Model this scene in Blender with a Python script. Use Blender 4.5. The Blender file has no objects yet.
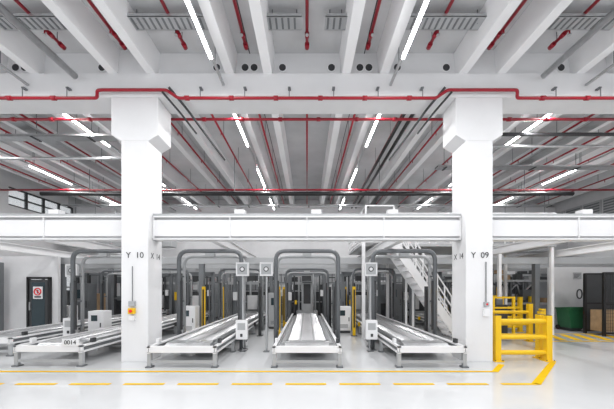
import bpy, bmesh, math, random
from mathutils import Vector, Matrix
random.seed(7)
scene=bpy.context.scene
try:
    scene.view_settings.view_transform='Standard'
    scene.view_settings.look='None'
except Exception: pass

# ---------------------------------------------------------------- materials
def mat(name,col,rough=0.5,metal=0.0,var=0.06,scale=3.0,bump=0.0,emit=0.0,spec=None):
    m=bpy.data.materials.new(name); m.use_nodes=True
    nt=m.node_tree; b=nt.nodes['Principled BSDF']
    b.inputs['Roughness'].default_value=rough; b.inputs['Metallic'].default_value=metal
    if spec is not None: b.inputs['Specular IOR Level'].default_value=spec
    tc=nt.nodes.new('ShaderNodeTexCoord'); n=nt.nodes.new('ShaderNodeTexNoise')
    n.inputs['Scale'].default_value=scale; n.inputs['Detail'].default_value=5
    nt.links.new(tc.outputs['Object'],n.inputs['Vector'])
    r=nt.nodes.new('ShaderNodeValToRGB')
    r.color_ramp.elements[0].position=0.3; r.color_ramp.elements[1].position=0.7
    r.color_ramp.elements[0].color=(*[max(0,c*(1-var)) for c in col],1)
    r.color_ramp.elements[1].color=(*[min(1,c*(1+var)) for c in col],1)
    nt.links.new(n.outputs['Fac'],r.inputs['Fac']); nt.links.new(r.outputs['Color'],b.inputs['Base Color'])
    if bump>0:
        bp=nt.nodes.new('ShaderNodeBump'); bp.inputs['Strength'].default_value=bump; bp.inputs['Distance'].default_value=0.01
        n2=nt.nodes.new('ShaderNodeTexNoise'); n2.inputs['Scale'].default_value=scale*15
        nt.links.new(tc.outputs['Object'],n2.inputs['Vector'])
        nt.links.new(n2.outputs['Fac'],bp.inputs['Height']); nt.links.new(bp.outputs['Normal'],b.inputs['Normal'])
    if emit>0:
        b.inputs['Emission Color'].default_value=(1,1,1,1); b.inputs['Emission Strength'].default_value=emit
    return m
M={}
M['conc']=mat('painted_concrete',(0.78,0.78,0.79),0.7,var=0.04,scale=1.2,bump=0.1)
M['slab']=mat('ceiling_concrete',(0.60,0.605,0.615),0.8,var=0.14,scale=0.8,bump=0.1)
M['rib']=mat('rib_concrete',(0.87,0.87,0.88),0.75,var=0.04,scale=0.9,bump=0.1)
M['floor']=mat('polished_floor',(0.62,0.63,0.64),0.12,var=0.05,scale=0.6)
M['wall']=mat('wall_paint',(0.66,0.66,0.67),0.7,var=0.03)
M['wallg']=mat('wall_grey',(0.26,0.27,0.28),0.7,var=0.05)
M['white']=mat('white_steel',(0.80,0.80,0.81),0.4,var=0.02)
M['lgrey']=mat('light_grey_steel',(0.42,0.43,0.44),0.4,0.2,var=0.04)
M['grey']=mat('grey_steel',(0.17,0.18,0.19),0.45,0.3,var=0.05)
M['galv']=mat('galvanised_steel',(0.52,0.53,0.54),0.3,0.7,var=0.10,scale=8)
M['chrome']=mat('roller_steel',(0.66,0.66,0.67),0.3,0.8,var=0.04,scale=10)
M['dark']=mat('dark_grey',(0.045,0.047,0.05),0.5,var=0.1)
M['black']=mat('black_plastic',(0.012,0.012,0.013),0.45,var=0.1)
M['red']=mat('red_pipe',(0.33,0.006,0.02),0.35,var=0.08)
M['redb']=mat('sign_red',(0.75,0.01,0.02),0.4,var=0.02)
M['yel']=mat('safety_yellow',(0.84,0.52,0.005),0.45,var=0.04)
M['yelf']=mat('floor_tape_yellow',(0.78,0.48,0.003),0.7,var=0.06,scale=6,spec=0.15)
M['card']=mat('cardboard',(0.36,0.24,0.14),0.8,var=0.1)
M['wood']=mat('pallet_wood',(0.42,0.29,0.17),0.8,var=0.15,scale=6)
M['green']=mat('bin_green',(0.02,0.12,0.05),0.45,var=0.1)
M['lamp']=mat('led_diffuser',(1,1,1),0.4,var=0.0,emit=16)
M['screen']=mat('screen',(0.03,0.05,0.06),0.15,var=0.1)
M['hole']=mat('hole_dark',(0.05,0.05,0.055),0.9,var=0.1)
g=bpy.data.materials.new('window_glass'); g.use_nodes=True
b=g.node_tree.nodes['Principled BSDF']; b.inputs['Base Color'].default_value=(0.6,0.65,0.68,1)
b.inputs['Roughness'].default_value=0.05; b.inputs['Alpha'].default_value=0.35
M['glass']=g

# ---------------------------------------------------------------- builder
class B:
    def __init__(s,name,loc=(0,0,0)):
        s.name=name; s.bm=bmesh.new(); s.mats=[]; s.loc=Vector(loc)
    def mi(s,k):
        if k not in s.mats: s.mats.append(k)
        return s.mats.index(k)
    def poly(s,vs,k):
        f=s.bm.faces.new([s.bm.verts.new(v) for v in vs]); f.material_index=s.mi(k); return f
    def box(s,x0,x1,y0,y1,z0,z1,k):
        if x0>x1:x0,x1=x1,x0
        if y0>y1:y0,y1=y1,y0
        if z0>z1:z0,z1=z1,z0
        v=[s.bm.verts.new(p) for p in [(x0,y0,z0),(x1,y0,z0),(x1,y1,z0),(x0,y1,z0),(x0,y0,z1),(x1,y0,z1),(x1,y1,z1),(x0,y1,z1)]]
        i=s.mi(k)
        for q in [(3,2,1,0),(4,5,6,7),(0,1,5,4),(1,2,6,5),(2,3,7,6),(3,0,4,7)]:
            f=s.bm.faces.new([v[a] for a in q]); f.material_index=i
    def beam(s,p0,p1,w,h,k):
        p0=Vector(p0);p1=Vector(p1);d=(p1-p0).normalized()
        up=Vector((0,0,1)) if abs(d.z)<0.95 else Vector((0,1,0))
        a=d.cross(up).normalized(); c=a.cross(d).normalized(); i=s.mi(k)
        v=[]
        for p in (p0,p1):
            for sa,sc in ((-1,-1),(1,-1),(1,1),(-1,1)):
                v.append(s.bm.verts.new(p+a*sa*w/2+c*sc*h/2))
        for q in [(3,2,1,0),(4,5,6,7),(0,1,5,4),(1,2,6,5),(2,3,7,6),(3,0,4,7)]:
            f=s.bm.faces.new([v[t] for t in q]); f.material_index=i
    def tube(s,pts,r,k,seg=10,fil=0.0):
        pts=[Vector(p) for p in pts]
        if fil>0 and len(pts)>2:
            out=[pts[0]]
            for a,bb,c in zip(pts,pts[1:],pts[2:]):
                d0=(a-bb);d1=(c-bb);rr=min(fil,d0.length*0.49,d1.length*0.49)
                q0=bb+d0.normalized()*rr;q1=bb+d1.normalized()*rr
                for t in range(7):
                    u=t/6; out.append(q0*(1-u)**2+bb*2*u*(1-u)+q1*u*u)
            out.append(pts[-1]); pts=out
        i=s.mi(k); rings=[]; n=None
        for j,p in enumerate(pts):
            if j==0:t=pts[1]-pts[0]
            elif j==len(pts)-1:t=pts[-1]-pts[-2]
            else:t=(pts[j+1]-p).normalized()+(p-pts[j-1]).normalized()
            t.normalize()
            if n is None:
                n=t.cross(Vector((0,0,1)) if abs(t.z)<0.9 else Vector((1,0,0))).normalized()
            else:
                n=(n-t*n.dot(t)).normalized()
            m=t.cross(n)
            rings.append([s.bm.verts.new(p+(n*math.cos(2*math.pi*(q+.5)/seg)+m*math.sin(2*math.pi*(q+.5)/seg))*r) for q in range(seg)])
        for r0,r1 in zip(rings,rings[1:]):
            for q in range(seg):
                f=s.bm.faces.new([r0[q],r0[(q+1)%seg],r1[(q+1)%seg],r1[q]]); f.material_index=i; f.smooth=seg>6
        for rr in (rings[0],rings[-1]):
            f=s.bm.faces.new(rr); f.material_index=i
    def prism(s,prof,axis,a,bv,k):
        def P(p,t):
            return {'y':(p[0],t,p[1]),'x':(t,p[0],p[1]),'z':(p[0],p[1],t)}[axis]
        i=s.mi(k)
        v0=[s.bm.verts.new(P(p,a)) for p in prof]; v1=[s.bm.verts.new(P(p,bv)) for p in prof]
        n=len(prof)
        for q in range(n):
            f=s.bm.faces.new([v0[q],v0[(q+1)%n],v1[(q+1)%n],v1[q]]); f.material_index=i
        f=s.bm.faces.new(v0); f.material_index=i
        f=s.bm.faces.new(v1[::-1]); f.material_index=i
    def done(s,bevel=0.0,parent=None):
        bmesh.ops.recalc_face_normals(s.bm,faces=s.bm.faces[:])
        me=bpy.data.meshes.new(s.name); s.bm.to_mesh(me); s.bm.free()
        for k in s.mats: me.materials.append(M[k])
        o=bpy.data.objects.new(s.name,me); scene.collection.objects.link(o); o.location=s.loc
        if bevel>0:
            bv=o.modifiers.new('bevel','BEVEL'); bv.width=bevel; bv.segments=2; bv.limit_method='ANGLE'; bv.angle_limit=0.7
        if parent: o.parent=parent
        return o
def inst(o,name,loc,rz=0):
    c=bpy.data.objects.new(name,o.data); scene.collection.objects.link(c); c.location=loc; c.rotation_euler=(0,0,rz)
    for m in o.modifiers:
        n=c.modifiers.new(m.name,m.type); n.width=m.width; n.segments=m.segments; n.limit_method=m.limit_method; n.angle_limit=m.angle_limit
    return c
def text(body,size,loc,rot,k,name,parent=None,align='CENTER'):
    cu=bpy.data.curves.new(name,'FONT'); cu.body=body; cu.size=size; cu.extrude=0.002; cu.align_x=align; cu.align_y='CENTER'
    o=bpy.data.objects.new(name,cu); scene.collection.objects.link(o)
    o.location=loc; o.rotation_euler=rot; cu.materials.append(M[k])
    if parent:
        o.parent=parent; o.location=Vector(loc)-parent.location
    return o

XL,XR,YB,YF=-14.0,15.0,18.0,-6.0
ZC=7.17; ZR=6.6
# ---------------------------------------------------------------- shell
o=B('floor'); o.box(XL,XR,YF,YB,-0.2,0,'floor'); o.done()
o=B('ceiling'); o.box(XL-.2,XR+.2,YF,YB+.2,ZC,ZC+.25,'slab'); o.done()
o=B('wall_back')
o.box(XL,XR,YB,YB+.2,0,2.6,'wallg'); o.box(XL,XR,YB,YB+.2,2.6,ZC,'wall')
o.done()
w=B('wall_left'); x0,x1=XL-.2,XL; wy0,wy1=13.6,17.4
w.box(x0,x1,YF,wy0,0,ZC,'wall'); w.box(x0,x1,wy1,YB+.2,0,ZC,'wall')
w.box(x0,x1,wy0,wy1,0,0.8,'wall'); w.box(x0,x1,wy0,wy1,2.7,5.6,'wall'); w.box(x0,x1,wy0,wy1,6.5,ZC,'wall')
w.done()
for n,(z0,z1) in enumerate(((0.8,2.7),(5.6,6.5))):
    f=B('window_%d'%(n+1)); xm=(x0+x1)/2
    f.box(xm-.01,xm+.01,wy0,wy1,z0,z1,'glass')
    for i in range(5):
        y=wy0+(wy1-wy0)*i/4; f.box(xm-.05,xm+.05,y-.05,y+.05,z0,z1,'dark')
    for z in (z0+.04,(z0+z1)/2,z1-.04): f.box(xm-.05,xm+.05,wy0,wy1,z-.03,z+.03,'dark')
    f.done()
w=B('wall_right'); w.box(XR,XR+.2,YF,YB+.2,0,ZC,'wall'); 
for i in range(4):
    y=13.7+i*1.05; w.box(XR-.06,XR,y,y+.95,5.0,6.2,'lgrey')
    for j in range(8): w.box(XR-.08,XR-.05,y+.06,y+.89,5.08+j*.135,5.15+j*.135,'grey')
w.done()

stems=[]
for k in range(-5,6):
    c=2.67*k
    for d in (-.9,.9):
        x=c+d
        if XL+.2<x<XR-.2: stems.append(x)
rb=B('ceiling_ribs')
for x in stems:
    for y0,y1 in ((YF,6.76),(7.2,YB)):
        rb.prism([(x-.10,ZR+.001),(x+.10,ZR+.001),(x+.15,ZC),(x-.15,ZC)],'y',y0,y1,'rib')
for k in range(-5,6):
    x=2.67*k+1.335
    rb.box(x-.012,x+.012,YF,YB,ZC-.012,ZC,'dark')
rb.done(0.008)
gd=B('trim_girder')
gd.prism([(6.62,6.12),(6.66,6.08),(7.30,6.08),(7.34,6.12),(7.34,6.6),(7.2,6.6),(7.2,ZC),(6.76,ZC),(6.76,6.6),(6.62,6.6)],'x',XL,XR,'conc')
for x in stems:
    for sx in (-1,1):
        if (round(abs(x)*10)+ (1 if sx>0 else 0))%2==0 or abs(x)<2: 
            xx=x+sx*0.33
            gd.tube([(xx,6.745,6.83),(xx,6.768,6.83)],0.10,'rib',16)
            gd.tube([(xx,6.738,6.83),(xx,6.75,6.83)],0.08,'hole',16)
gd.done()
gd=B('trim_girder_back')
gd.box(XL,XR,YB-.5,YB,5.9,6.6,'conc')
gd.done(0.02)

# ---------------------------------------------------------------- columns
def column(cx,front,side):
    c=B('concrete_column',(cx,6.98,0))
    w=.31; d=.32
    c.box(-w,w,-d,d,0,5.08,'conc')
    c.prism([(-w,5.08),(w,5.08),(.54,5.22),(.54,6.08),(-.54,6.08),(-.54,5.22)],'y',-d,d,'conc')
    c.box(-.42,.42,-d-.01,-.2,6.6,ZC,'conc')
    ob=c.done(0.012)
    sg=1 if cx<0 else -1
    text(front[0],.19,(cx-.14,6.652,2.45),(math.pi/2,0,0),'dark','grid_letter',ob)
    text(front[1],.19,(cx+.12,6.652,2.45),(math.pi/2,0,0),'dark','grid_number',ob)
    text(side[0],.19,(cx+sg*(.313),6.98-sg*.14,2.45),(math.pi/2,0,sg*math.pi/2),'dark','grid_letter_side',ob)
    text(side[1],.19,(cx+sg*(.313),6.98+sg*.12,2.45),(math.pi/2,0,sg*math.pi/2),'dark','grid_number_side',ob)
    return ob
cl=column(-3.96,('Y','10'),('X','14'))
cr=column(3.96,('Y','09'),('X','14'))
for x in (-11.9,11.9):
    c=B('concrete_column',(x,6.98,0)); c.box(-.31,.31,-.32,.32,0,5.08,'conc')
    c.prism([(-.31,5.08),(.31,5.08),(.54,5.22),(.54,6.08),(-.54,6.08),(-.54,5.22)],'y',-.32,.32,'conc'); c.done(0.012)
s=B('socket_box',(-4.0,6.66,0))
s.box(-.07,.07,-.06,0,1.28,1.40,'lgrey'); s.box(-.07,.07,-.08,0,1.11,1.24,'yel'); s.tube([(0,-.11,1.175),(0,-.08,1.175)],.035,'redb',12)
s.box(-.06,.06,-.07,0,.96,1.07,'white'); s.tube([(0,-.02,1.40),(0,-.02,2.2)],.01,'grey',6)
s.done(0.006)
s=B('socket_box',(4.1,6.66,0))
s.box(-.06,.06,-.06,0,1.05,1.22,'white'); s.box(-.05,.05,-.065,0,1.28,1.38,'lgrey'); s.tube([(0,-.02,1.38),(0,-.02,2.3)],.012,'grey',6)
s.tube([(0,-.07,1.33),(0,-.06,1.33)],.025,'redb',10)
s.done(0.006)

# ---------------------------------------------------------------- transverse steel beam
def ibeam(name,x0,x1,y,z0,z1,fw,k='white'):
    b=B(name)
    b.box(x0,x1,y-fw/2,y+fw/2,z0,z0+.03,k); b.box(x0,x1,y-fw/2,y+fw/2,z1-.03,z1,k)
    b.box(x0,x1,y-.012,y+.012,z0+.03,z1-.03,k)
    b.box(x0,x0+.02,y-fw/2,y+fw/2,z0,z1,k); b.box(x1-.02,x1,y-fw/2,y+fw/2,z0,z1,k)
    return b
for x0,x1 in ((XL,-4.28),(-3.64,3.64),(4.28,XR)):
    b=ibeam('steel_beam',x0,x1,6.98,2.84,3.40,.30)
    b.box(x0,x1,6.865,6.96,2.93,3.31,'white')
    b.box(x0,x1,6.86,7.1,3.40,3.46,'lgrey')
    n=int((x1-x0)/2.4)
    for i in range(1,n+1):
        x=x0+(x1-x0)*i/(n+1); b.box(x-.012,x+.012,6.835,6.865,2.87,3.37,'white')
        b.box(x+.1,x+.34,6.86,7.06,3.46,3.56,'white')
    b.done(0.004)
for x in (-9.2,-6.4,-2.3,2.3,6.4,9.2):
    b=B('steel_joist'); y0,y1=7.15,17.5
    b.box(x-.08,x+.08,y0,y1,2.84,2.86,'white'); b.box(x-.08,x+.08,y0,y1,3.06,3.08,'white'); b.box(x-.01,x+.01,y0,y1,2.86,3.06,'white')
    b.done()
b=B('steel_crossbeam')
for y in (10.9,13.6,16.9):
    b.box(XL+.02,XR-.02,y-.08,y+.08,2.60,2.84,'lgrey')
    for x in (-12,-9.2,-3.95,3.95,8.6,12.6):
        b.box(x-.09,x+.09,y-.09,y+.09,0.02,2.6,'grey'); b.box(x-.16,x+.16,y-.16,y+.16,0,.02,'grey')
b.done(0.004)

# ---------------------------------------------------------------- lamps
for X,ys in ((1.9,(-3.6,0.1,3.8,7.37,11.1,14.8)),(6.35,(-3.6,0.1,3.8,7.37,11.0,14.7)),(10.35,(0,3.8,7.37,10.8,14.6))):
    for sx in (-1,1):
        x=X*sx
        t=B('lamp_trunking')
        t.box(x-.025,x+.025,YF,6.6,6.30,6.34,'lgrey'); t.box(x-.025,x+.025,7.36,17.4,6.30,6.34,'lgrey')
        for yy in (0,3,6,8,11,14,17):
            t.tube([(x,yy,6.34),(x,yy,ZR if min(abs(x-q) for q in stems)<.1 else ZC)],.008,'grey',5)
        t.done()
        for y in ys:
            l=B('linear_ceiling_lamp',(x,y,6.26))
            l.box(-.03,.03,0,1.95,.01,.04,'white'); l.box(-.028,.028,.01,1.94,-.03,.01,'lamp')
            l.done()
            ld=bpy.data.lights.new('lamp_light','AREA'); ld.shape='RECTANGLE'; ld.size=.05; ld.size_y=1.9; ld.energy=68
            lo=bpy.data.objects.new('linear_lamp_light',ld); scene.collection.objects.link(lo)
            lo.location=(x,y+.97,6.222)

# ---------------------------------------------------------------- sprinkler pipes
sp=B('sprinkler_branch_pipes')
for k in range(-9,11):
    x=1.335*k
    if not XL<x<XR: continue
    if min(abs(x-q) for q in stems)<.16: x+=.2
    sp.tube([(x,YF,6.98),(x,6.35,6.98)],.034,'red',8)
    sp.tube([(x,6.26,6.98),(x,6.38,6.98)],.05,'red',10)
    zz=6.56 if min(abs(x-q) for q in stems)>.2 else 6.5
    sp.tube([(x,7.45,zz),(x,17.3,zz)],.03,'red',8)
    for y in (1,3,4.9,5.9): 
        sp.tube([(x,y,6.98),(x,y,6.86)],.014,'red',6); sp.tube([(x,y,6.86),(x,y,6.84)],.035,'galv',8)
        sp.tube([(x,y+.3,6.98),(x,y+.3,ZC)],.008,'grey',5)
        sp.tube([(x,y+.1,6.98),(x,y+.2,6.98)],.046,'red',10)
    for y in (9,11,13,15): sp.tube([(x,y,zz),(x,y,zz-.12)],.012,'red',6); sp.tube([(x,y+.3,zz),(x,y+.3,ZC)],.008,'grey',5)
sp.done()
mp=B('sprinkler_main_pipe')
z=5.97; yy=6.52
p=[(XL+.02,yy,z),(-4.72,yy,z),(-4.72,yy,z+.17),(-4.62,6.5,z+.17),(-3.3,6.5,z+.17),(-3.15,6.5,z+.17),(-2.9,yy,z),
   (2.9,yy,z),(3.15,6.5,z+.17),(4.72,6.5,z+.17),(4.72,yy,z),(XR-.02,yy,z)]
mp.tube(p,.034,'red',10,fil=.06)
mp.tube([(XL+.02,7.6,6.12),(XR-.02,7.6,6.12)],.034,'red',10)
for i in range(-13,15):
    x=i+.3
    if 3.0<abs(x)<4.9: continue
    mp.tube([(x-.05,yy,z),(x+.05,yy,z)],.05,'red',10)
    mp.tube([(x+.3,yy,z),(x+.3,yy,6.2)],.01,'grey',6); mp.box(x+.27,x+.33,yy,6.64,6.2,6.23,'grey')
    mp.tube([(x-.05,7.6,6.12),(x+.05,7.6,6.12)],.05,'red',10)
for sx in (-1,1):
    mp.tube([(sx*3.1,6.5,6.2),(sx*2.85,6.9,5.95),(sx*2.75,7.6,5.85),(sx*2.7,9.5,5.9)],.03,'dark',8,fil=.15)
    mp.tube([(sx*3.25,6.5,6.1),(sx*3.0,6.9,5.85),(sx*2.9,7.6,5.75)],.025,'dark',8,fil=.1)
mp.done()
dp=B('service_pipes')
dp.tube([(-11,12.0,5.60),(11,12.0,5.60)],.085,'black',10)
dp.tube([(-13.5,12.3,5.86),(14.5,12.3,5.86)],.04,'red',10)
dp.tube([(-13.5,9.4,5.9),(-4.8,9.4,5.9)],.05,'galv',10)
for x in (2.62,2.86): dp.tube([(x,7.5,6.40),(x,17,6.40)],.05,'black',10)
for x in (-9,-6,-3,0,3,6,9): dp.tube([(x,12,5.60),(x,12,ZC)],.012,'grey',6)
dp.tube([(4.9,8.4,6.15),(12.5,8.4,6.15)],.05,'dark',10); dp.tube([(5.4,8.9,6.05),(12.5,8.9,6.05)],.04,'galv',10)
dp.tube([(-5.2,-5,6.45),(-5.2,6.5,6.45)],.07,'galv',12)
dp.tube([(5.3,-5,6.45),(5.3,6.5,6.45)],.06,'galv',12)
dp.tube([(-12.5,14.5,5.2),(-3,14.5,5.2)],.06,'galv',10); dp.tube([(3,14.5,5.2),(14,14.5,5.2)],.08,'galv',10)
dp.done()
ct=B('cable_trays')
for a,bb in ((-3.45,-1.9),(1.9,3.45),(-6.1,-4.55),(4.55,6.1),(-8.8,-7.2),(7.2,8.8),(-.78,-.1),(.35,.78)):
    y=5.55
    ct.box(a,bb,y,y+.3,6.90,6.905,'lgrey'); ct.box(a,bb,y,y+.012,6.90,6.96,'galv'); ct.box(a,bb,y+.29,y+.3,6.90,6.96,'galv')
    n=int((bb-a)/.12)
    for i in range(n): 
        x=a+.06+i*.12; ct.box(x-.02,x+.02,y+.03,y+.27,6.893,6.90,'grey')
    for x in (a+.1,bb-.1): ct.tube([(x,y+.15,6.9),(x,y+.15,ZC)],.01,'grey',6)
for (a,bb,y,z) in ((-13,-4.7,8.3,6.05),(4.7,13,10.4,6.05),(-13,13,15.3,6.05)):
    ct.box(a,bb,y,y+.3,z,z+.01,'galv'); ct.box(a,bb,y,y+.01,z,z+.07,'galv'); ct.box(a,bb,y+.29,y+.3,z,z+.07,'galv')
    for j in range(3): ct.tube([(a,y+.07+j*.08,z+.04),(bb,y+.07+j*.08,z+.04)],.028,'black',6)
    x=a+.3
    while x<bb:
        ct.box(x-.03,x+.03,y-.01,y+.31,z-.02,z,'dark')
        ct.tube([(x,y+.17,z),(x,y+.17,ZC)],.01,'grey',6); x+=1.6
for x in (-8.0,8.0):
    ct.box(x-.2,x+.2,7.6,17.3,6.25,6.26,'galv'); ct.box(x-.2,x-.19,7.6,17.3,6.25,6.32,'galv'); ct.box(x+.19,x+.2,7.6,17.3,6.25,6.32,'galv')
    for j in (-1,0,1): ct.tube([(x+j*.1,7.6,6.30),(x+j*.1,17.3,6.30)],.03,'black',6)
ct.done()
du=B('ventilation_duct')
du.box(-13.4,-7.5,16.0,16.7,4.0,4.6,'lgrey'); du.box(8.5,14.2,15.8,16.6,3.7,4.3,'lgrey')
for x in [-13+i*1.1 for i in range(5)]+[8.8+i*1.1 for i in range(5)]:
    z0=4.0 if x<0 else 3.7; y0=16.0 if x<0 else 15.8
    du.box(x-.03,x+.03,y0-.03,y0+.85,z0-.03,z0+.64,'galv'); du.tube([(x,y0+.3,z0+.6),(x,y0+.3,ZC)],.012,'grey',6)
du.done(0.01)

# ---------------------------------------------------------------- conveyors
def conveyor(name,L):
    c=B(name)
    for sx in (-1,1):
        x=sx*.70
        c.box(x-.035,x+.035,0.0,L,.30,.34,'white'); c.box(x-.035,x+.035,0,L,.42,.46,'white'); c.box(x-.01,x+.01,0,L,.34,.42,'grey')
        c.box(sx*.47-.03,sx*.47+.03,.55,L,.40,.475,'galv')
        y=.06
        while y<L:
            c.box(x-.04,x+.04,y-.04,y+.04,.03,.30,'lgrey'); c.box(x-.07,x+.07,y-.07,y+.07,0,.03,'grey')
            y+=1.5
    c.box(-.735,.735,0,.07,.32,.46,'white')
    c.box(-.66,.66,.03,.07,.09,.15,'lgrey')
    for y in (1.5,3,4.5,6): 
        if y<L: c.box(-.66,.66,y,y+.05,.12,.18,'lgrey')
    c.box(-.62,.62,.62,.66,.22,.42,'lgrey')
    c.box(-.5,.5,.8,L,.26,.28,'grey')
    y=.74
    while y<L-.05:
        c.tube([(-.44,y,.445),(.44,y,.445)],.034,'chrome',8); y+=.115
    for x in (-.16,.16): c.box(x-.02,x+.02,.6,L,.40,.487,'lgrey')
    c.prism([(.30,.40),(.36,.455),(.60,.475),(.66,.475),(.66,.44),(.42,.38)],'x',-.5,.5,'galv')
    for x in (-.58,.58): c.box(x-.05,x+.05,.15,L*.98,.36,.38,'lgrey')
    c.box(-.30,.0,.9,1.15,.14,.26,'dark'); c.tube([(0,1.02,.2),(.25,1.02,.2)],.06,'grey',12)
    c.box(-.72,-.66,.35,.47,.46,.56,'white'); c.box(.66,.72,.35,.47,.46,.56,'dark')
    for y in (2.2,4.4):
        if y<L:
            c.box(.735,.80,y,y+.12,.30,.44,'dark'); c.box(-.80,-.735,y,y+.12,.30,.44,'yel')
    return c.done(0.004)
c0=conveyor('pallet_conveyor',8.0); c0.location=(0,6.16,0)
for l in ((-2.67,6.16,0),(2.67,6.16,0),(-5.6,6.25,0),(-8.1,7.2,0)): inst(c0,'pallet_conveyor',l)
c5=conveyor('pallet_conveyor',3.6); c5.location=(5.7,10.5,0)
t=B('conveyor_number_plate',(-5.08,6.22,.46)); t.box(-.18,.18,-.0,.02,0,.14,'white'); tp=t.done()
text('0014',.13,(-5.08,6.215,.53),(math.pi/2,0,0),'black','plate_text',tp)

def arch(name,w,h,loc,r=.058,k='grey'):
    a=B(name,loc)
    a.tube([(-w,0,.02),(-w,0,h),(w,0,h),(w,0,.02)],r,k,8,fil=.26)
    a.tube([(-w,.34,.02),(-w,.34,h-.12),(w,.34,h-.12),(w,.34,.02)],r*.8,'lgrey',8,fil=.26)
    for sx in (-1,1):
        a.box(sx*w-.08,sx*w+.08,-.12,.46,0,.02,'grey')
        for z in (.6,1.3,2.0): a.box(sx*w-.02,sx*w+.02,0,.34,z,z+.05,k)
        a.box(sx*(w-.06)-.03,sx*(w-.06)+.03,-.03,.03,.55,1.9,'dark')
    a.box(-.12,.12,-.06,.08,h-.16,h-.06,'lgrey')
    return a.done()
for x in (-5.6,-2.67,0,2.67):
    arch('portal_frame',.86,2.72,(x,8.0,0))
    arch('portal_frame',.84,2.45,(x,11.6,0),.045,'grey')
arch('portal_frame',.84,2.45,(-8.1,12.6,0),.05,'grey')
for x,y in ((-1.72,7.74),(-1.08,7.70),(1.70,7.74),(-6.72,8.3)):
    d=B('display_post',(x,y,0))
    d.tube([(0,.05,.02),(0,.05,2.1)],.028,'lgrey',8); d.box(-.08,.08,-.03,.13,0,.02,'grey')
    d.box(-.17,.17,-.04,.04,2.02,2.38,'white'); d.box(-.13,.13,-.046,-.03,2.06,2.34,'lgrey')
    d.tube([(0,-.05,2.2),(0,-.044,2.2)],.07,'dark',16); d.tube([(0,-.053,2.2),(0,-.049,2.2)],.045,'white',16)
    if x!=-1.08:
        d.box(-.15,.15,-.14,.02,.35,.85,'white'); d.box(-.10,.10,-.147,-.13,.60,.78,'lgrey'); d.box(-.03,.03,-.155,-.13,.42,.50,'dark')
        d.tube([(0,-.06,.35),(0,-.02,.1),(.1,.2,.03)],.015,'dark',6,fil=.05)
    d.done(0.006)
for cx in (-5.5,-2.67,0,2.67):
    for sx in (-1,1):
        for y in (10.3,12.6):
            if cx>2 and sx>0 and y<11: y=8.9
            d=B('light_curtain_post',(cx+sx*1.0,y,0))
            d.box(-.05,.05,-.05,.05,.02,1.75,'yel' if sx<0 else 'dark'); d.box(-.03,.03,-.056,-.04,.3,1.65,'black'); d.box(-.1,.1,-.1,.1,0,.02,'dark')
            d.done(0.004)
def cabinet(name,x,y,w,d,h,k='white',scr=True):
    c=B(name,(x,y,0))
    c.box(-w/2,w/2,0,d,.1,h,k); c.box(-w/2+.03,w/2-.03,.03,d-.03,0,.1,'dark')
    c.box(-w/2+.02,w/2-.02,-.012,0,.14,h-.04,k)
    c.box(w/2-.10,w/2-.07,-.03,-.012,h*.45,h*.6,'dark')
    if scr: c.box(-w*.28,w*.12,-.02,-.01,h*.66,h*.86,'screen')
    for i in range(4): c.box(-w*.3,w*.3,-.016,-.01,.2+i*.04,.215+i*.04,'dark')
    c.done(0.008)
cabinet('control_cabinet',-4.25,10.3,.56,.4,1.05)
cabinet('control_cabinet',1.36,10.9,.6,.4,1.0)
cabinet('control_cabinet',-6.85,9.4,.5,.4,.95)
cabinet('control_cabinet',-1.35,12.0,.5,.4,1.5,'lgrey')
cabinet('control_cabinet',1.34,12.1,.5,.4,1.9,'grey')
cabinet('control_cabinet',4.3,14.2,.7,.4,1.9,'grey')
cabinet('control_cabinet',-9.75,12.4,.8,.5,1.9,'grey')
cabinet('control_cabinet',-10.7,12.4,.8,.5,1.6,'lgrey')
cabinet('control_cabinet',-9.5,11.3,.5,.4,1.0,'white')

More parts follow.
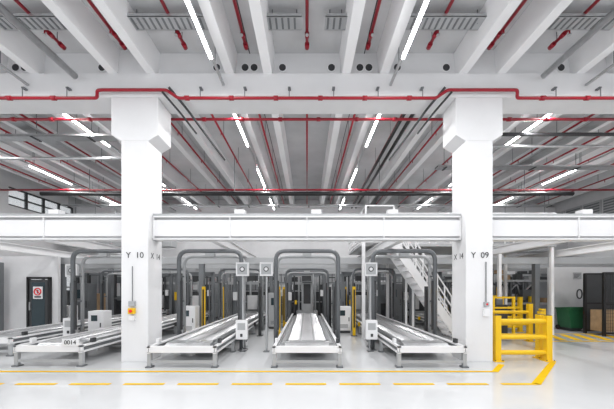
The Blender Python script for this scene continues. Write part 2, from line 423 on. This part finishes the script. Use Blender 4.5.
def fence(x0,x1,y,h=2.0):
    f=B('safety_fence')
    n=max(1,round((x1-x0)/1.0))
    for i in range(n+1):
        x=x0+(x1-x0)*i/n; f.box(x-.03,x+.03,y-.03,y+.03,0,h,'grey'); f.box(x-.07,x+.07,y-.07,y+.07,0,.012,'dark')
    for z in (.15,h/2,h-.05): f.box(x0,x1,y-.015,y+.015,z-.02,z+.02,'grey')
    x=x0+.07
    while x<x1: f.box(x-.004,x+.004,y-.004,y+.004,.15,h-.05,'grey'); x+=.07
    z=.3
    while z<h: f.box(x0,x1,y-.004,y+.004,z-.003,z+.003,'grey'); z+=.2
    f.done()
for a,bb in ((-4.4,-3.6),(-1.75,-.95),(.95,1.75),(3.7,4.7),(-7.2,-6.6)): fence(a,bb,13.1)
for cx,cy in ((-8.1,15.3),(-5.6,14.45),(-2.67,14.3),(0,14.3),(2.67,14.3),(5.7,14.3)):
    m=B('pallet_lift_machine',(cx,cy,0)); H=2.5 if cx else 2.56
    for sx in (-1,1):
        m.box(sx*.9-.07,sx*.9+.07,0,.14,0,H,'grey'); m.box(sx*.9-.06,sx*.9+.06,1.8,1.92,0,H,'grey')
        m.box(sx*.9-.012,sx*.9+.012,.14,1.8,.2,1.9,'wallg')
        m.box(sx*.62-.03,sx*.62+.03,-.06,0.0,.5,2.3,'dark')
        m.box(sx*.45-.05,sx*.45+.05,1.7,1.8,0,2.3,'lgrey')
    m.box(-.9,.9,0,.14,H-.16,H,'grey'); m.box(-.9,.9,1.8,1.92,H-.16,H,'grey')
    m.box(-.55,.55,.4,1.6,.3,.5,'lgrey')
    if cx==0:
        m.box(-.28,.28,.5,1.1,.5,2.35,'lgrey'); m.box(-.18,.18,.48,.5,.9,1.9,'dark'); m.box(-.3,.3,.5,1.1,1.95,2.0,'white')
    else:
        m.box(-.5,.5,.9,1.5,.5,1.1+.3*(abs(cx*7)%2),'dark' if abs(cx)>5 else 'lgrey'); m.box(-.4,.1,.7,.9,.6,1.3,'white')
    m.box(-.25,.2,-.1,.3,2.05,2.3,'dark'); m.box(-.95,-.75,-.14,0,1.1,1.5,'yel' if cx<-3 else 'white')
    m.tube([(.3,-.05,.1),(.3,-.05,2.4)],.03,'galv',8)
    # extra details: chain guards, sensors, cross bracing
    for z in (.9,1.5): m.box(-.88,.88,1.80,1.84,z,z+.06,'lgrey')
    m.beam((-.88,1.9,.2),(.88,1.9,2.2),.04,.04,'lgrey')
    m.box(.66,.80,-.10,0,1.3,1.6,'white'); m.box(-.60,-.50,-.08,-.02,.9,1.1,'yel')
    m.box(-.85,.85,1.84,1.88,.1,1.6,'dark')
    m.done(0.006)
# overhead feed line behind the lifts
random.seed(3)
ol=B('overhead_feed_line')
ol.box(-8.8,6.4,16.35,16.40,1.9,2.05,'lgrey'); ol.box(-6.9,6.4,16.75,16.8,1.9,2.05,'lgrey')
x=-6.8
while x<6.3:
    ol.box(x-.03,x+.03,16.35,16.41,0,1.9,'lgrey'); ol.box(x+.15,x+.45,16.42,16.72,1.95,1.95+random.uniform(.15,.45),random.choice(['white','dark','galv','lgrey']))
    if random.random()<.6: ol.box(x+.1,x+.5,16.36,16.7,0,random.uniform(.7,1.6),random.choice(['white','lgrey','dark','grey']))
    ol.tube([(x+.3,16.38,2.5),(x+.3,16.38,1.6)],.02,'dark',6)
    x+=.72
ol.done(0.004)
for i,x in enumerate((-12,-9.4,-6.8,-4.1,-1.3,1.3,4.1,6.8,9.4,12.2)):
    d=B('door_%d'%(i+2)); w=.55 if i%2 else .9
    d.box(x-w-.06,x+w+.06,YB-.05,YB-.001,0,2.45,'lgrey'); d.box(x-w,x+w,YB-.07,YB-.05,0.01,2.38,'dark' if i%3 else 'grey')
    d.box(x-w*.5,x+w*.5,YB-.078,YB-.07,1.2,2.0,'white')
    d.box(x+w-.16,x+w-.1,YB-.12,YB-.07,1.0,1.12,'galv')
    d.done(0.005)

# ---------------------------------------------------------------- platform & stairs
pf=B('mezzanine_platform')
pf.box(1.9,9.0,10.45,13.2,3.20,3.30,'lgrey'); pf.box(1.9,2.85,9.5,10.45,3.20,3.30,'white')
def railing(b,p0,p1,z0,k='white',n=None,h=1.1):
    p0=Vector(p0);p1=Vector(p1); L=(p1-p0).length; n=n or max(1,round(L/.8))
    for i in range(n+1):
        q=p0.lerp(p1,i/n); b.tube([q+Vector((0,0,z0)),q+Vector((0,0,z0+h))],.026,k,6)
    for hh in (.12,.4,.75,h): b.tube([p0+Vector((0,0,z0+hh)),p1+Vector((0,0,z0+hh))],.022,k,6)
railing(pf,(2.9,10.48,0),(9,10.48,0),3.3); railing(pf,(1.93,9.5,0),(1.93,13.2,0),3.3); railing(pf,(1.93,9.52,0),(2.85,9.52,0),3.3); railing(pf,(1.93,13.18,0),(9,13.18,0),3.3)
for x,y in ((1.86,9.55),(3.6,12.95),(8.9,13.0),(8.9,10.55),(7.0,10.55)):
    pf.box(x-.05,x+.05,y-.05,y+.05,0,3.2,'white')
pf.done()
st=B('steel_staircase')
x0,z0,x1,z1=5.0,0,2.87,3.25
for y in (9.54,10.38):
    st.beam((x0,y,.1),(x1,y,z1-.1),.035,.26,'white')
    n=9
    for i in range(n+1):
        u=i/n; x=x0+(x1-x0)*u; z=z1*u; st.tube([(x,y,z),(x,y,z+1.05)],.024,'white',6)
    for hh in (.38,.72,1.05): st.tube([(x0,y,hh),(x1,y,z1+hh)],.025,'white',6)
n=15
for i in range(n):
    u=(i+.5)/n; x=x0+(x1-x0)*u; z=z1*u
    st.box(x-.12,x+.12,9.56,10.36,z-.025,z+.015,'white')
for xx in (3.55,3.8):
    st.box(xx-.03,xx+.03,10.36,10.42,0,2.2 if xx<3.6 else 1.85,'white')
st.done()

# ---------------------------------------------------------------- yellow barrier
def barrier(name,a,bq,h=1.06):
    a=Vector((*a,0));bq=Vector((*bq,0)); b=B(name)
    L=(bq-a).length; n=max(1,round(L/1.3))
    for i in range(n+1):
        q=a.lerp(bq,i/n)
        b.box(q.x-.065,q.x+.065,q.y-.065,q.y+.065,.02,h,'yel'); b.box(q.x-.11,q.x+.11,q.y-.11,q.y+.11,0,.025,'yel'); b.box(q.x-.055,q.x+.055,q.y-.055,q.y+.055,h,h+.015,'dark')
        for sx in (-1,1):
            b.tube([(q.x+sx*.085,q.y-.085,.02),(q.x+sx*.085,q.y-.085,.045)],.014,'dark',6)
    for z in (.20,.56,.93):
        b.tube([a+Vector((0,0,z)),bq+Vector((0,0,z))],.055,'yel',12)
    return b.done(0.01)
barrier('safety_barrier',(4.42,6.75),(5.60,6.75))
barrier('safety_barrier',(5.62,7.0),(7.3,9.0))
barrier('safety_barrier',(5.15,9.25),(7.1,9.25),1.2)
barrier('safety_barrier',(6.75,11.3),(8.3,11.3),1.35)
for lx,ly in ((7.6,12.3),(6.0+1.0,9.9+.35)):
    yf=B('machine_guard_frame',(lx,ly,0)); s_=1 if lx>7.2 else .6
    for x in (-.7*s_,.5*s_):
        for y in (0,.6): yf.box(x-.04,x+.04,y-.04,y+.04,0,1.75 if s_==1 else 1.4,'yel')
    for z in (.5,1.0,1.36):
        yf.box(-.7*s_,.5*s_,-.03,.03,z-.03,z+.03,'yel'); yf.box(-.7*s_,.5*s_,.57,.63,z-.03,z+.03,'yel'); yf.box(-.7*s_-.03,-.7*s_+.03,0,.6,z-.03,z+.03,'yel'); yf.box(.5*s_-.03,.5*s_+.03,0,.6,z-.03,z+.03,'yel')
    yf.box(-.5*s_,.3*s_,.12,.5,.0,1.1,'dark'); yf.box(-.3*s_,.1*s_,.2,.45,1.1,1.3,'grey')
    yf.done(0.006)

fm=B('floor_marking_tape')
def quad(pts,k='yelf'): fm.poly([(x,y,.004) for x,y in pts],k)
quad([(XL,5.85),(3.86,5.85),(3.80,5.94),(XL,5.94)])
quad([(3.86,5.85),(4.37,6.41),(4.28,6.48),(3.79,5.94)])
for i in range(-14,5):
    x=-.38+i*.953
    if x+.72>3.95: x2=4.10
    else: x2=x+.72
    if x<3.9: quad([(x,5.08),(x2,5.08),(x2,5.17),(x,5.17)])
quad([(4.10,5.08),(5.67,6.60),(5.57,6.66),(4.00,5.17)])
quad([(8.0,10.7),(12.4,10.7),(12.4,10.80),(8.0,10.80)])
for i in range(9):
    x=7.7+i*.5; quad([(x,9.4),(x+.24,9.4),(x+.74,10.6),(x+.50,10.6)])
quad([(7.4,9.18),(12,9.18),(12,9.29),(7.4,9.29)])
fm.done()

# ---------------------------------------------------------------- right side room and objects
w=B('wall_right_partition'); w.box(10.35,XR-.01,12.3,12.5,0,2.58,'wall'); w.done(0.01)
text('0',.62,(11.55,12.29,1.42),(math.pi/2,0,0),'dark','wall_letter_sign')
sg=B('wall_notice_panel',(11.45,12.29,2.2)); sg.box(-.18,.18,-.01,0,-.12,.16,'lgrey')
for i in range(4): sg.box(-.14,.14-.04*i,-.013,-.01,.08-.05*i,.10-.05*i,'dark')
sg.done()
sg=B('wall_notice_sign',(11.95,12.29,1.55)); sg.box(-.05,.05,-.01,0,-.07,.07,'dark'); sg.done()
def bin_(x,y,k):
    b=B('wheeled_bin',(x,y,0))
    b.prism([(-.24,.12),(.24,.12),(.32,.85),(-.32,.85)],'y',-.3,.3,k)
    b.prism([(-.35,.85),(.33,.85),(.33,.90),(-.35,.96)],'x',-.34,.34,k)
    for sx in (-1,1): b.tube([(sx*.22,.28,.1),(sx*.28,.28,.1)],.1,'black',14)
    b.tube([(-.2,.36,.88),(.2,.36,.88)],.02,'black',8); b.box(-.2,.2,-.25,.25,.02,.12,'dark')
    b.done(0.01)
bin_(10.62,11.7,'green'); bin_(11.55,11.7,'black')
r=B('guard_frame',(10.75,10.2,0))
for x in (-.3,.95): 
    for y in (0,.7): r.box(x-.04,x+.04,y-.04,y+.04,0,2.25,'black')
for y in (0,.7):
    for z in (.08,1.1,2.2): r.box(-.3,.95,y-.03,y+.03,z,z+.06,'black')
r.box(-.26,.91,.68,.70,.1,2.2,'dark'); r.box(-.2,.85,.1,.6,.14,.9,'wood')
x=-.24
while x<.92: r.box(x-.005,x+.005,-.005,.005,.1,2.2,'black'); x+=.08
z=.2
while z<2.2: r.box(-.3,.95,-.005,.005,z-.005,z+.005,'black'); z+=.12
r.done(0.004)
cr_=B('wooden_crate',(11.4,9.6,0))
for i in range(3): cr_.box(-.35+i*.3,-.25+i*.3,-.3,.3,0,.09,'wood')
for j in range(5): 
    cr_.box(-.36,.36,-.31,-.29,.10+j*.12,.20+j*.12,'wood'); cr_.box(-.36,.36,.29,.31,.10+j*.12,.20+j*.12,'wood')
    cr_.box(-.38,-.36,-.31,.31,.10+j*.12,.20+j*.12,'wood'); cr_.box(.36,.38,-.31,.31,.10+j*.12,.20+j*.12,'wood')
for sx in (-1,1): cr_.box(sx*.33-.04,sx*.33+.04,-.33,-.31,.05,.72,'wood')
cr_.box(-.33,.33,-.28,.28,.1,.62,'card'); cr_.done(0.004)
random.seed(11)
ml=B('packaging_line',(0,0,0))
for i in range(16):
    x=6.9+i*.32; y=random.uniform(14.2,16.3)
    h=random.uniform(1.7,2.5)
    ml.box(x-.04,x+.04,y,y+.08,0,h,'grey'); ml.box(x-.3,x+.3,y,y+.06,h-.1,h,'grey')
    ml.box(x-.22,x+.2,y-.1,y+.3,random.uniform(.3,.8),random.uniform(1.0,1.9),random.choice(['lgrey','grey','dark','white','dark']))
    ml.tube([(x,y,1.6),(x+.3,y,1.9),(x+.5,y,1.2)],.03,random.choice(['dark','galv']),8,fil=.1)
    if i%3==0: ml.box(x-.05,x+.05,y-.3,y-.2,0,1.3,'yel')
for z,y in ((.9,13.9),(2.0,14.1),(2.3,14.6)): 
    ml.box(6.8,11.8,y,y+.35,z,z+.10,'lgrey')
    x=6.9
    while x<11.4: ml.box(x,x+.05,y,y+.05,0,z,'grey'); ml.box(x+.3,x+.6,y+.02,y+.3,z+.1,z+random.uniform(.2,.4),random.choice(['dark','galv','card','white','dark'])); x+=.6
ml.done()

# ---------------------------------------------------------------- left side
w=B('wall_left_partition')
w.box(XL+.01,-10.12,10.55,10.65,0,2.85,'wall'); w.box(-10.12,-9.28,10.55,10.65,2.1,2.85,'wall'); w.box(-9.28,-9.05,10.55,10.65,0,2.85,'wall')
w.done()
d=B('door_1')
x0,x1,y=-10.12,-9.28,10.45
d.box(x0,x0+.07,y,y+.1,0,2.1,'black'); d.box(x1-.07,x1,y,y+.1,0,2.1,'black'); d.box(x0,x1,y,y+.1,2.02,2.1,'black')
d.box(x0+.09,x1-.09,y+.02,y+.06,.02,2.0,'dark')
d.box(x0+.18,x1-.18,y+.012,y+.02,.25,1.9,'screen'); d.box(x0+.12,x0+.15,y-.03,y+.02,.9,1.2,'galv')
d.done(0.004)
s=B('prohibition_sign',(-9.70,10.445,1.55))
s.box(-.17,.17,0,.01,-.24,.2,'white')
ring=[(math.cos(t*math.pi/12)*.12,-.008,math.sin(t*math.pi/12)*.12+.02) for t in range(25)]
s.tube(ring,.02,'redb',6); s.tube([(-.085,-.008,.105),(.085,-.008,-.065)],.016,'redb',6)
s.box(-.025,.025,-.006,0,-.05,.08,'black'); s.box(-.12,.12,-.004,0,-.2,-.14,'dark')
s.done()
c=B('steel_post',(-10.9,10.2,0)); c.box(-.12,.12,-.12,.12,0,2.6,'grey'); c.box(-.2,.2,-.2,.2,0,.02,'grey'); c.done(0.01)
def pallet_stack(x,y,n=2,h=.7):
    p=B('loaded_pallet',(x,y,0))
    for i in range(3): p.box(-.6,.6,-.4+i*.35,-.3+i*.35,.0,.1,'wood')
    for i in range(6): p.box(-.6+i*.21,-.45+i*.21,-.4,.4,.1,.13,'wood')
    for i in range(3):
        for j in range(n): p.box(-.58+i*.4,-.2+i*.4,-.38,.38,.13+j*h/n,.12+(j+1)*h/n,'card')
    p.done(0.006)
pallet_stack(-10.9,14.6,3,1.3)
rk=B('machine_guard_rack',(-10.3,15.5,0))
for x in (-2.8,-1.4,0,1.0):
    rk.box(x-.06,x+.06,0,.12,0,2.5,'dark'); rk.box(x-.06,x+.06,1.0,1.12,0,2.5,'dark')
for z in (1.1,2.4): rk.box(-2.8,1.0,0,.12,z,z+.1,'grey'); rk.box(-2.8,1.0,1.0,1.12,z,z+.1,'grey')
rk.box(-1.2,-.2,.1,1.0,0.0,1.0,'dark')
rk.done(0.005)

# ---------------------------------------------------------------- world, camera
wd=bpy.data.worlds.new('World'); scene.world=wd; wd.use_nodes=True
bg=wd.node_tree.nodes['Background']; bg.inputs['Color'].default_value=(0.94,0.97,1,1); bg.inputs['Strength'].default_value=1.12
cam=bpy.data.cameras.new('Camera'); co=bpy.data.objects.new('Camera',cam); scene.collection.objects.link(co)
co.location=(0,0,1.7); co.rotation_euler=(math.pi/2,0,0)
cam.sensor_width=36; cam.lens=17.0; cam.shift_y=83.5/614; cam.clip_start=.05; cam.clip_end=200
scene.camera=co
